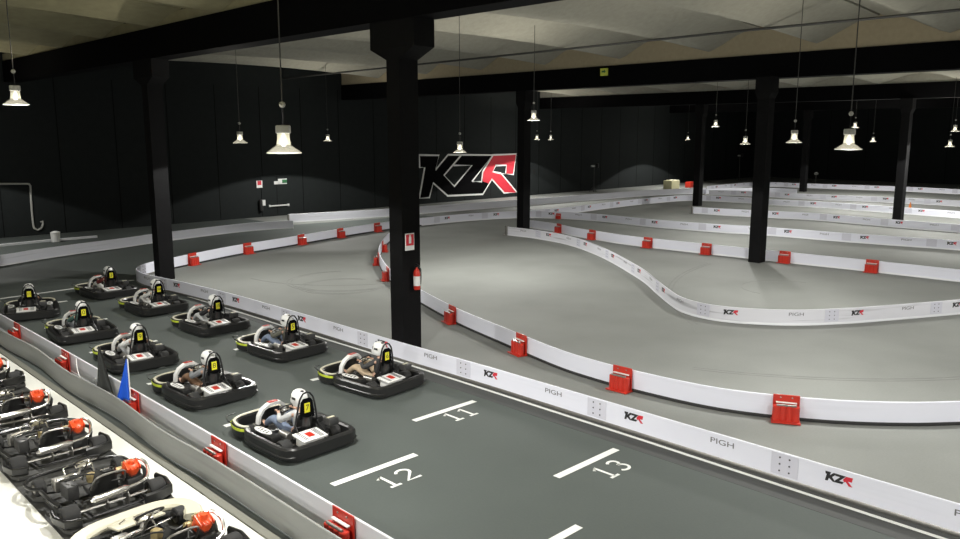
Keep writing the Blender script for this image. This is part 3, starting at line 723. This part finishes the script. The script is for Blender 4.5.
def driver():
    t = empty('person', (0, 0, 0))
    N = []; E = []
    def v(x, y, z, r, r2=None): N.append((x, y, z, r, r2 or r)); return len(N)-1
    def e(a, b): E.append((a, b))
    pel = v(0, -.30, .24, .10, .085); sp = v(0, -.38, .42, .10, .08); ch = v(0, -.42, .60, .115, .08); nk = v(0, -.40, .72, .055); hd = v(0, -.37, .83, .075, .085); tp = v(0, -.365, .93, .06)
    e(pel, sp); e(sp, ch); e(ch, nk); e(nk, hd); e(hd, tp)
    for s in (-1, 1):
        sh = v(s*.17, -.40, .63, .055); el = v(s*.285, -.16, .47, .040); wr = v(s*.165, .06, .535, .026); pm = v(s*.150, .115, .555, .030, .018)
        e(ch, sh); e(sh, el); e(el, wr); e(wr, pm)
        for k, (dx, L) in enumerate([(.020, .060), (.008, .068), (-.005, .064), (-.018, .050)]):
            a = v(s*(.150+dx), .145, .572-.004*k, .0085); b2 = v(s*(.150+dx), .170, .560-.004*k, .008); c = v(s*(.148+dx), .165, .530, .007)
            e(pm, a); e(a, b2); e(b2, c)
        a = v(s*.118, .105, .560, .010); b2 = v(s*.108, .130, .548, .009); e(pm, a); e(a, b2)
        hp = v(s*.105, -.22, .20, .07); kn = v(s*.20, .17, .42, .060); an = v(s*.17, .50, .19, .038); to = v(s*.17, .62, .25, .035, .028)
        e(pel, hp); e(hp, kn); e(kn, an); e(an, to)
    body = skin_mesh('body', N, E, pel, M['skin'], t)
    # jacket / shirt
    N = []; E = []
    pel = v(0, -.29, .27, .135, .115); sp = v(0, -.375, .42, .135, .112); ch = v(0, -.415, .59, .15, .11); nk = v(0, -.405, .68, .075)
    e(pel, sp); e(sp, ch); e(ch, nk)
    for s in (-1, 1):
        sh = v(s*.18, -.40, .625, .072); el = v(s*.287, -.16, .47, .060); wr = v(s*.18, .030, .526, .040); e(ch, sh); e(sh, el); e(el, wr)
    shirt = skin_mesh('shirt', N, E, pel, M['white'], t)
    N = []; E = []
    pel = v(0, -.28, .23, .12, .11)
    for s in (-1, 1):
        hp = v(s*.11, -.20, .21, .108); kn = v(s*.203, .17, .423, .084); an = v(s*.172, .485, .20, .056); e(pel, hp); e(hp, kn); e(kn, an)
    skin_mesh('trousers', N, E, pel, M['white'], t)
    for s in (-1, 1):
        MB().box((s*.172, .575, .20), (.085, .24, .08), rx=.5, bev=.028).build('shoe', M['rubber'], t, True)
    h = MB().lathe([(0, .165), (.06, .155), (.105, .125), (.135, .07), (.142, .0), (.135, -.07), (.115, -.125), (.09, -.14), (.0, -.13)], 22,
                   Matrix.Translation((0, -.365, .875)) @ Matrix.Diagonal((1, 1.1, 1, 1)), cap=False)
    h.box((0, -.235, .815), (.17, .09, .10), bev=.035)
    h = h.build('helmet', M['white'], t, True)
    vs = []; fs = []
    for i in range(5):
        z = .855+.022*i
        for j in range(13):
            a = PI/2+(-1+2*j/12)*1.15; rr = .146-.004*abs(i-1.5)
            vs.append((rr*math.cos(a), -.365+rr*1.1*math.sin(a), z))
    for i in range(4):
        for j in range(12): fs.append((i*13+j, i*13+j+1, (i+1)*13+j+1, (i+1)*13+j))
    MB().add(vs, fs).build('visor', M['visor'], h, True)
    MB().box((0, -.37, 1.02), (.05, .22, .02), bev=.008).build('helmet_stripe', M['ink'], h, True)
    for sx in (-.137, .137): MB().box((sx, -.39, .90), (.012, .10, .045), bev=.004).build('helmet_vent', M['ink'], h, True)
    return t
C = {}
def cloth(nm, c):
    if nm not in C: C[nm] = mat('cloth '+nm, c, .85, noise=.18, nscale=18, bump=.3, bscale=14)
    return C[nm]
CL = dict(white=(.62, .62, .60), pale=(.45, .46, .46), jeans=(.16, .20, .28), beige=(.48, .37, .25), charcoal=(.05, .05, .05), black=(.015, .015, .017),
          olive=(.10, .10, .08), green=(.06, .12, .10), grey=(.20, .21, .22), maroon=(.16, .03, .03), blue=(.10, .16, .30), brown=(.16, .09, .05))
K0 = race_kart(); D0 = driver(); fresh = [True]
def setm(o, m):
    for s in o.material_slots: s.link = 'OBJECT'; s.material = m
def desc(o, nm): return next(c for c in o.children if c.name.split('.')[0] == nm)
# x, y, yaw(deg), number, shirt, trousers, helmet label, kart label, driver label
RK = [
 (6.80, 11.58, 2, '7', 'pale', 'jeans', 'go kart with yellow number 7, nearest the bottom of the photo, just before mark 12', 'person in a white shirt and blue grey jeans driving the nearest kart'),
 (6.82, 14.95, 3, '8', 'grey', 'brown', 'go kart with yellow number 8, second from the bottom in the left column', 'person in grey shirt and brown trousers driving the second kart of the left column'),
 (6.75, 18.25, -3, '9', 'white', 'pale', 'go kart with yellow number 9 in the middle of the left column', 'person in a white shirt in the middle kart of the left column'),
 (6.72, 21.70, -5, '0', 'green', 'grey', 'go kart with yellow number 0, fourth in the left column', 'person in dark green shirt and grey trousers, fourth kart of the left column'),
 (6.55, 25.25, -16, '11', 'black', 'charcoal', 'go kart at the far left edge, last of the left column by the painted line', 'person in black clothes and white helmet in the kart at the far left edge'),
 (9.62, 13.10, 7, '6', 'charcoal', 'beige', 'go kart with yellow number 6, nearest of the right column, before mark 11', 'person in charcoal shirt and beige trousers in the nearest kart of the right column'),
 (9.60, 16.65, 6, '5', 'olive', 'jeans', 'go kart with a bright yellow plate, second from the front in the right column', 'person in an olive shirt and blue jeans in the second kart of the right column'),
 (9.45, 20.05, 3, '15', 'black', 'pale', 'go kart with yellow number 15 in the middle of the right column', 'person in a black shirt and pale trousers in the middle kart of the right column'),
 (9.30, 23.40, 2, '10', 'white', 'white', 'go kart fourth in the right column with its driver dressed all in white', 'person dressed all in white in the fourth kart of the right column'),
 (9.15, 26.75, 4, '3', 'maroon', 'white', 'farthest go kart of the grid, last of the right column near the left hand pillar', 'person in a dark maroon shirt and white trousers in the farthest kart of the grid'),
]
for x, y, yaw, num, sh, tr, kl, dl in RK:
    if fresh[0]: k, d = K0, D0
    else: k, d = copy_tree(K0P), copy_tree(D0)
    if fresh[0]:
        K0P = copy_tree(K0); fresh[0] = False      # clean copy kept as the source of the others
        last = K0P
    k.location = (x, y, .002); d.location = (x, y, .002)
    k.rotation_euler.z = d.rotation_euler.z = math.radians(yaw)
    k.scale = (.96, .96, .94); d.scale = (.95, .96, .93)
    tag(k, kl, 'go kart', 'go karts lined up on the starting grid'); tag(d, dl, 'person', 'kart drivers seated on the starting grid')
    setm(desc(d, 'shirt'), cloth(sh, CL[sh])); setm(desc(d, 'trousers'), cloth(tr, CL[tr]))
    desc(d, 'shirt')['label'] = sh+' shirt'; desc(d, 'trousers')['label'] = tr+' trousers'
    pale = num in ('6', '11', '3')
    T = Matrix.Translation((0, -.594, .74)) @ Matrix.Rotation(PI/2, 4, 'X')
    pl = MB().box((0, 0, 0), (.11, .175, .008), bev=.002).build('number_plate', M['yellow'], k); pl.data.transform(T); pl['label'] = 'yellow number plate'
    text('plate_number', num, .15 if len(num) == 1 else .11, M['ink'], pl, T @ Matrix.Translation((0, 0, .006)))
def kill(o):
    for c in list(o.children): kill(c)
    bpy.data.objects.remove(o)
kill(K0P)

# ------------------------------------------------------------------ parked karts without bodywork
def pit_kart():
    t = empty('parked_kart', (0, 0, 0))
    b = MB()
    b.prism([(-.66, -.98), (.70, -.98), (.74, -.80), (.74, -.42), (.60, -.25), (.60, .30), (.70, .45), (.70, .80), (.52, .98), (-.50, .98), (-.68, .80), (-.68, .45), (-.58, .30), (-.58, -.25), (-.72, -.42), (-.72, -.85)], .045, Matrix.Translation((0, 0, .02)))
    b.build('under_tray', M['mat'], t)
    b = MB()
    for s in (-1, 1):
        b.tube(catmull([(s*.34, -.85, .12), (s*.36, -.35, .11), (s*.30, .25, .11), (s*.24, .80, .12)], .1), .017)
    b.tube([(-.34, -.85, .12), (.34, -.85, .12)], .017); b.tube([(-.24, .80, .12), (.24, .80, .12)], .017)
    b.tube([(-.56, .55, .15), (.56, .55, .15)], .016); b.tube([(-.34, -.15, .12), (.34, -.15, .12)], .015)
    b.tube([(-.36, -.35, .11), (-.60, -.33, .16), (-.60, .28, .16), (-.30, .25, .11)], .014)
    b.tube([(.36, -.35, .11), (.60, -.33, .16), (.60, .28, .16), (.30, .25, .11)], .014)
    b.build('chassis', M['frame'], t, True)
    MB().tube(catmull([(-.58, .30, .22), (-.68, .45, .20), (-.69, .72, .18), (-.54, .92, .17), (-.2, .98, .17), (.2, .98, .17), (.54, .92, .17), (.69, .72, .18), (.68, .45, .20), (.58, .30, .22)], .08), .026).build('front_loop', M['bumper'], t, True)
    MB().tube(catmull([(-.62, .28, .20), (-.66, .05, .26), (-.66, -.25, .26), (-.60, -.38, .20)], .06), .028).build('side_loop', M['bumper'], t, True)
    MB().tube(catmull([(.62, .28, .20), (.66, .05, .26), (.66, -.15, .26), (.60, -.30, .20)], .06), .028).build('side_loop', M['bumper'], t, True)
    MB().sweep([(.72, -.40), (.76, -.62), (.70, -.90), (.52, -.99), (.30, -1.0)], rprof(.03, .10, .26, .02)).build('rear_guard', M['bumper'], t, True)
    MB().sweep([(-.72, -.44), (-.75, -.64), (-.70, -.88), (-.52, -.96)], rprof(.025, .08, .20, .018)).build('rear_guard', M['bumper'], t, True)
    MB().tube([(-.58, -.68, .16), (.60, -.68, .16)], .02).build('rear_axle', M['steel'], t, True)
    for s in (-1, 1):
        tyre(t, s*.585, -.68, .145, .22); tyre(t, s*.56, .55, .13, .14)
    seat(t, -.26)
    wheel(t, .20, .50, -.6, r=.17)
    MB().box((-.02, .34, .40), (.22, .13, .06), rx=.5, bev=.02).build('column_bracket', M['chrome'], t, True)
    e = MB().box((.36, -.42, .24), (.22, .30, .20), bev=.02)
    for k in range(5): e.box((.36, -.42, .355+.018*k), (.20, .20, .008))
    e = e.build('engine', M['engine'], t, True)
    c = MB().lathe([(0, .12), (.07, .115), (.105, .09), (.12, .03), (.12, -.04), (.10, -.06), (0, -.06)], 14, Matrix.Translation((.36, -.42, .44)) @ Matrix.Rotation(.5, 4, 'X'), cap=False)
    c.cyl((.36, -.47, .56), .045, .05, n=12)
    for kk in range(5): c.box((.27+.045*kk, -.47, .51), (.012, .17, .06), rx=.5)
    c.build('engine_cowl', M['orange'], e, True)
    b = MB()
    for a in range(4): b.cyl((.30+.04*a, -.30, .50+.01*(a % 2)), .02, .05, n=8)
    b.cyl((.24, -.30, .42), .05, .10, 'X', 12)
    b.build('carburettor', M['brass'], e, True)
    MB().tube(catmull([(-.34, -.86, .34), (-.22, -.85, .34), (.10, -.80, .34), (.34, -.74, .35), (.50, -.66, .38), (.54, -.52, .46), (.46, -.34, .50), (.38, -.30, .44)], .04), [.035]*200).build('exhaust_pipe', M['steel'], t, True) if False else None
    p = catmull([(.12, -.80, .35), (.34, -.78, .36), (.48, -.70, .40), (.535, -.54, .50), (.50, -.38, .54), (.42, -.28, .48), (.36, -.28, .38)], .04)
    x = MB().tube(p, .022).build('exhaust_pipe', M['chrome'], t, True)
    MB().tube([(-.36, -.84, .33), (-.34, -.84, .33), (-.32, -.84, .33), (.12, -.81, .345), (.14, -.81, .345), (.18, -.80, .35)], [.016, .036, .058, .058, .046, .024], 14).build('silencer', M['chrome'], x, True)
    MB().box((-.38, -.15, .28), (.16, .30, .20), bev=.03).build('fuel_tank', M['engine'], t, True)
    MB().box((-.40, .12, .30), (.20, .18, .16), bev=.02).build('battery_box', M['steel'], t, True)
    MB().tube([(-.48, .02, .40), (-.30, .02, .42), (-.18, .06, .40), (-.12, .16, .42)], .022).build('coolant_pipe', M['chrome'], t, True)
    MB().box((-.04, -.04, .32), (.10, .12, .14), rz=.3, bev=.02).build('gear_case', M['brass'], t, True)
    MB().cyl((-.10, -.66, .17), .10, .016, 'X', 24).build('brake_disc', M['steel'], t, True)
    MB().cyl((.18, -.66, .17), .11, .016, 'X', 28).build('sprocket', M['steel'], t, True)
    MB().tube(catmull([(-.42, -.1, .40), (-.2, -.3, .50), (.05, -.45, .46), (.30, -.40, .44)], .06), .012).build('hose', M['rubber'], t, True)
    MB().tube(catmull([(-.36, -.24, .36), (-.16, -.48, .42), (.12, -.56, .40), (.28, -.48, .36)], .06), .010).build('hose', M['rubber'], t, True)
    MB().tube([(-.2, .5, .14), (-.2, .62, .30), (-.12, .64, .31)], .012).build('pedal', M['chrome'], t, True)
    MB().tube([(.2, .5, .14), (.2, .62, .30), (.12, .64, .31)], .012).build('pedal', M['chrome'], t, True)
    MB().tube(catmull([(-.22, -.50, .34), (-.20, -.62, .52), (-.10, -.64, .56), (.10, -.64, .56), (.20, -.62, .52), (.22, -.50, .34)], .05), .015).build('seat_stay', M['steel'], t, True)
    MB().tube([(-.30, .30, .13), (-.12, .45, .15), (.10, .50, .15), (.42, .54, .15)], .009).build('tie_rod', M['chrome'], t, True)
    return t
Q0 = pit_kart(); q1 = [True]
for i, (x, y, lab) in enumerate([(3.56, 9.25, 'nearest parked kart with a cream nose panel, cut off by the bottom of the photo'),
        (3.58, 11.52, 'parked kart with a silver silencer across its back, second from the bottom'), (3.60, 13.8, 'third parked kart from the bottom of the photo, without bodywork'),
        (3.62, 15.9, 'fourth parked kart from the bottom, partly cut by the left edge'), (3.62, 18.7, 'farthest parked kart, mostly outside the left edge of the photo')]):
    o = Q0 if i == 0 else copy_tree(Q0)
    o.location = (x, y, .036); o.rotation_euler.z = math.radians([4, 2, 0, -2, 3][i]); tag(o, lab, 'go kart', 'karts without bodywork parked on the black mat')
    if i == 4:
        n = catmull([(-.60, .42), (-.70, .62), (-.66, .88), (-.42, 1.02), (-.2, 1.04), (.2, 1.04), (.42, 1.02), (.66, .88), (.70, .62), (.60, .42)], .08)
        b = MB().sweep(n, rprof(.12, .22, .31, .03)); b.box((0, .74, .33), (.62, .34, .03), rx=-.2, bev=.015)
        nb = b.build('nose_panel', M['cream'], ko, True); nb.location = (0, -.16, -.05); nb['label'] = 'cream nose panel'
    if i == 0: ko = o

# ------------------------------------------------------------------ things on pillars and walls
t = empty('fire_extinguisher', (11.84, 14.12, 1.56), 'red fire extinguisher hanging on the central pillar', 'fire extinguisher')
MB().lathe([(0, 0), (.07, .004), (.08, .03), (.08, .40), (.065, .46), (.03, .50), (.025, .53), (0, .53)], 18, cap=False).build('cylinder', M['red'], t, True)
MB().box((0, 0, .555), (.05, .11, .03), bev=.01).box((0, -.04, .60), (.03, .12, .018), rx=.3, bev=.006).build('valve_handle', M['frame'], t, True)
MB().tube(catmull([(.02, 0, .55), (.10, -.02, .50), (.11, -.02, .30), (.095, -.02, .12)], .05), .012).build('hose', M['rubber'], t, True)
MB().add([], []).lathe([(.0815, .10), (.0815, .33)], 18, cap=False).build('paper_label', M['white'], t, True)
MB().box((0, .093, .3), (.05, .025, .12)).build('wall_bracket', M['steel'], t)
t = empty('wall_sign', (11.72, 14.22, 2.70), 'red and white fire extinguisher sign on the central pillar', 'sign')
MB().box((0, 0, 0), (.27, .012, .40), bev=.003).build('sign_board', M['white'], t)
MB().box((0, -.009, .045), (.225, .006, .26)).build('sign_panel', M['redprint'], t)
MB().prism([(-.035, -.085), (.035, -.085), (.035, .06), (.015, .09), (.03, .115), (-.03, .115), (-.015, .09), (-.035, .06)], .004, Matrix.Translation((0, -.013, .05)) @ Matrix.Rotation(PI/2, 4, 'X')).build('sign_symbol', M['white'], t)
# exit sign under the tan beam
t = empty('exit_sign', (31.34, 23.4, 8.05), 'small yellow green exit sign hanging on the second roof beam', 'exit sign')
MB().box((0, 0, 0), (.06, .42, .34), bev=.01).build('sign_body', M['exitsign'], t)
MB().prism([(-.12, -.02), (.02, -.02), (.02, -.07), (.12, .02), (.02, .11), (.02, .06), (-.12, .06)], .004, Matrix.Translation((-.036, 0, 0)) @ Matrix.Rotation(-PI/2, 4, 'Z') @ Matrix.Rotation(PI/2, 4, 'X')).build('arrow', M['green'], t)
# fire door
dr = MB().box((26.25, YB-.02, 1.28), (2.15, .05, 2.56), bev=.01).build('door_1', M['wall']); dr['kind'] = 'structure'
MB().box((26.25, YB-.05, 1.28), (.03, .012, 2.5)).build('door_gap', M['wallseam'], dr)
b = MB().tube([(25.65, YB-.14, .66), (27.0, YB-.14, .66)], .045); b.box((25.65, YB-.09, .66), (.10, .14, .14), bev=.01).box((27.0, YB-.09, .66), (.10, .14, .14), bev=.01)
b.build('push_bar', M['white'], dr, True)
def sign(x, z, w, h, lab, kids=()):
    t = empty('wall_sign', (x, YB-.062, z), lab, 'sign'); MB().box((0, 0, 0), (w, .02, h), bev=.004).build('sign_board', M['white'], t)
    for (dx, dz, ww, hh, m) in kids: MB().box((dx, -.014, dz), (ww, .008, hh)).build('sign_panel', M[m], t)
sign(*[(26.67, 2.17)][0], .62, .34, 'white exit sign above the fire door in the lit wall patch', [(.14, 0, .34, .22, 'green')])
sign(*[(26.27, 2.10)][0], .40, .20, 'smaller white plate just left of the exit sign over the fire door')
sign(*[(25.04, 2.06)][0], .40, .44, 'upright white notice left of the fire door', [(0, .08, .26, .26, 'redprint')])
xe = [(25.05, 0.83)][0]
t = empty('fire_alarm', (xe[0], YB-.145, xe[1]), 'black fire extinguisher with white tag hanging left of the fire door', 'fire extinguisher')
MB().lathe([(0, -.42), (.12, -.41), (.13, -.36), (.13, .16), (.09, .26), (.04, .30), (0, .31)], 16, cap=False).build('cylinder', M['rubber'], t, True)
MB().box((.13, -.13, .08), (.20, .03, .36), bev=.01).build('paper_tag', M['white'], t)
t.name = 'fire_extinguisher'
# conduit with a hose reel hook at the far left
o = MB().tube(catmull([(x, YB-.07, z) for x, z in [(10.39, 2.72), (12.12, 2.65), (12.17, 2.54), (12.14, 1.83), (12.13, 0.86), (12.16, 0.39), (12.31, 0.28), (12.48, 0.34), (12.59, 0.57), (12.58, 0.70), (12.48, 0.68)]], .12), .05).build('wall_hose', M['ball'], None, True)
tag(o, 'pale hose hanging in a hook shape on the dark wall at the far left', 'hose')
t = empty('waste_bin', (12.14, 41.54, 0), 'small white bin with a bright top behind the far left barrier', 'bin')
MB().lathe([(0, 0), (.16, 0), (.19, .02), (.21, .42), (.19, .44), (0, .44)], 18, cap=False).build('bin_body', M['white'], t, True)
MB().lathe([(0, .44), (.22, .44), (.22, .48), (.08, .53), (0, .53)], 18, cap=False).build('lid', M['white'], t, True)
# boxes behind the back barrier
t = empty('storage_box', (65.9, 41.0, 0), 'cream coloured box standing behind the back barrier', 'box')
MB().box((0, 0, .39), (1.4, .9, .78), bev=.03).build('box_body', M['cardboard'], t); MB().box((.15, -.02, .80), (1.0, .8, .05), bev=.01).build('box_lid', M['cream'], t)
t = empty('red_crate', (68.6, 40.6, 0), 'low red crate behind the back barrier, right of the cream box', 'crate')
MB().box((0, 0, .26), (.9, .6, .52), bev=.03).build('crate_body', M['red'], t); MB().box((0, 0, .54), (.8, .5, .05), bev=.01).build('crate_lid', M['red'], t)
def stand(x, y, h, lab, bulb=False):
    t = empty('camera_stand', (x, y, 0), lab, 'stand')
    MB().tube([(0, 0, 0), (0, 0, h)], .035).build('pole', M['cord'], t, True)
    MB().box((-.22, 0, h), (.34, .18, .16), bev=.02).build('camera', M['ball'], t, True); MB().box((.45, 0, h+.02), (.20, .2, .36), bev=.03).build('speaker', M['frame'], t, True)
    MB().tube([(-.3, 0, h-.02), (.45, 0, h-.02)], .02).build('cross_arm', M['cord'], t, True)
    for a in (0, 2.1, 4.2): MB().tube([(0, 0, .5), (.4*math.cos(a), .4*math.sin(a), .02)], .02).build('leg', M['cord'], t, True)
stand(57.3, 43.6, 2.3, 'grey pole with two small devices standing before the dark back wall')
stand(84.0, 43.6, 2.7, 'faint pole with a device in the far corner, left of the right hand pillar')
t = empty('work_lamp', (83.0, 34.5, 0), 'small white lamp on a stand right of the right hand pillar, at the back', 'lamp')
MB().tube([(0, 0, 0), (0, 0, .95)], .03).build('pole', M['steel'], t, True); MB().lathe([(0, .90), (.20, .95), (.22, 1.08), (.10, 1.2), (0, 1.22)], 14, cap=False).build('lamp_head', M['white'], t, True)
o = MB().lathe([(.0, 0), (.22, 0), (.22, .03), (.15, .04), (.05, .62), (0, .64)], 16, cap=False).build('traffic_cone', M['straw'], None, True)
o.location = (60.71, 18.48, 0); o.scale = (.65, .65, .65); tag(o, 'orange cone beside the pillar at the far right', 'cone')


# ------------------------------------------------------------------ camera
cam = bpy.data.cameras.new('camera'); cam.lens = 794/960*36; cam.sensor_width = 36; cam.clip_end = 300
co = bpy.data.objects.new('camera', cam); col.objects.link(co)
co.location = (0, 0, 5.2)
P_ = math.atan(136.5/794)
co.rotation_euler = (PI/2-P_, 0, -math.radians(90-44.6)+0)
co.rotation_euler.z = -math.radians(44.6)
bpy.context.scene.camera = co
w = bpy.data.worlds.new('world'); bpy.context.scene.world = w; w.use_nodes = True
w.node_tree.nodes['Background'].inputs[0].default_value = (.6, .65, .7, 1); w.node_tree.nodes['Background'].inputs[1].default_value = .01
vs = bpy.context.scene.view_settings
vs.view_transform = 'Standard'; vs.look = 'None'; vs.gamma = 1; vs.exposure = 0; vs.use_curve_mapping = False
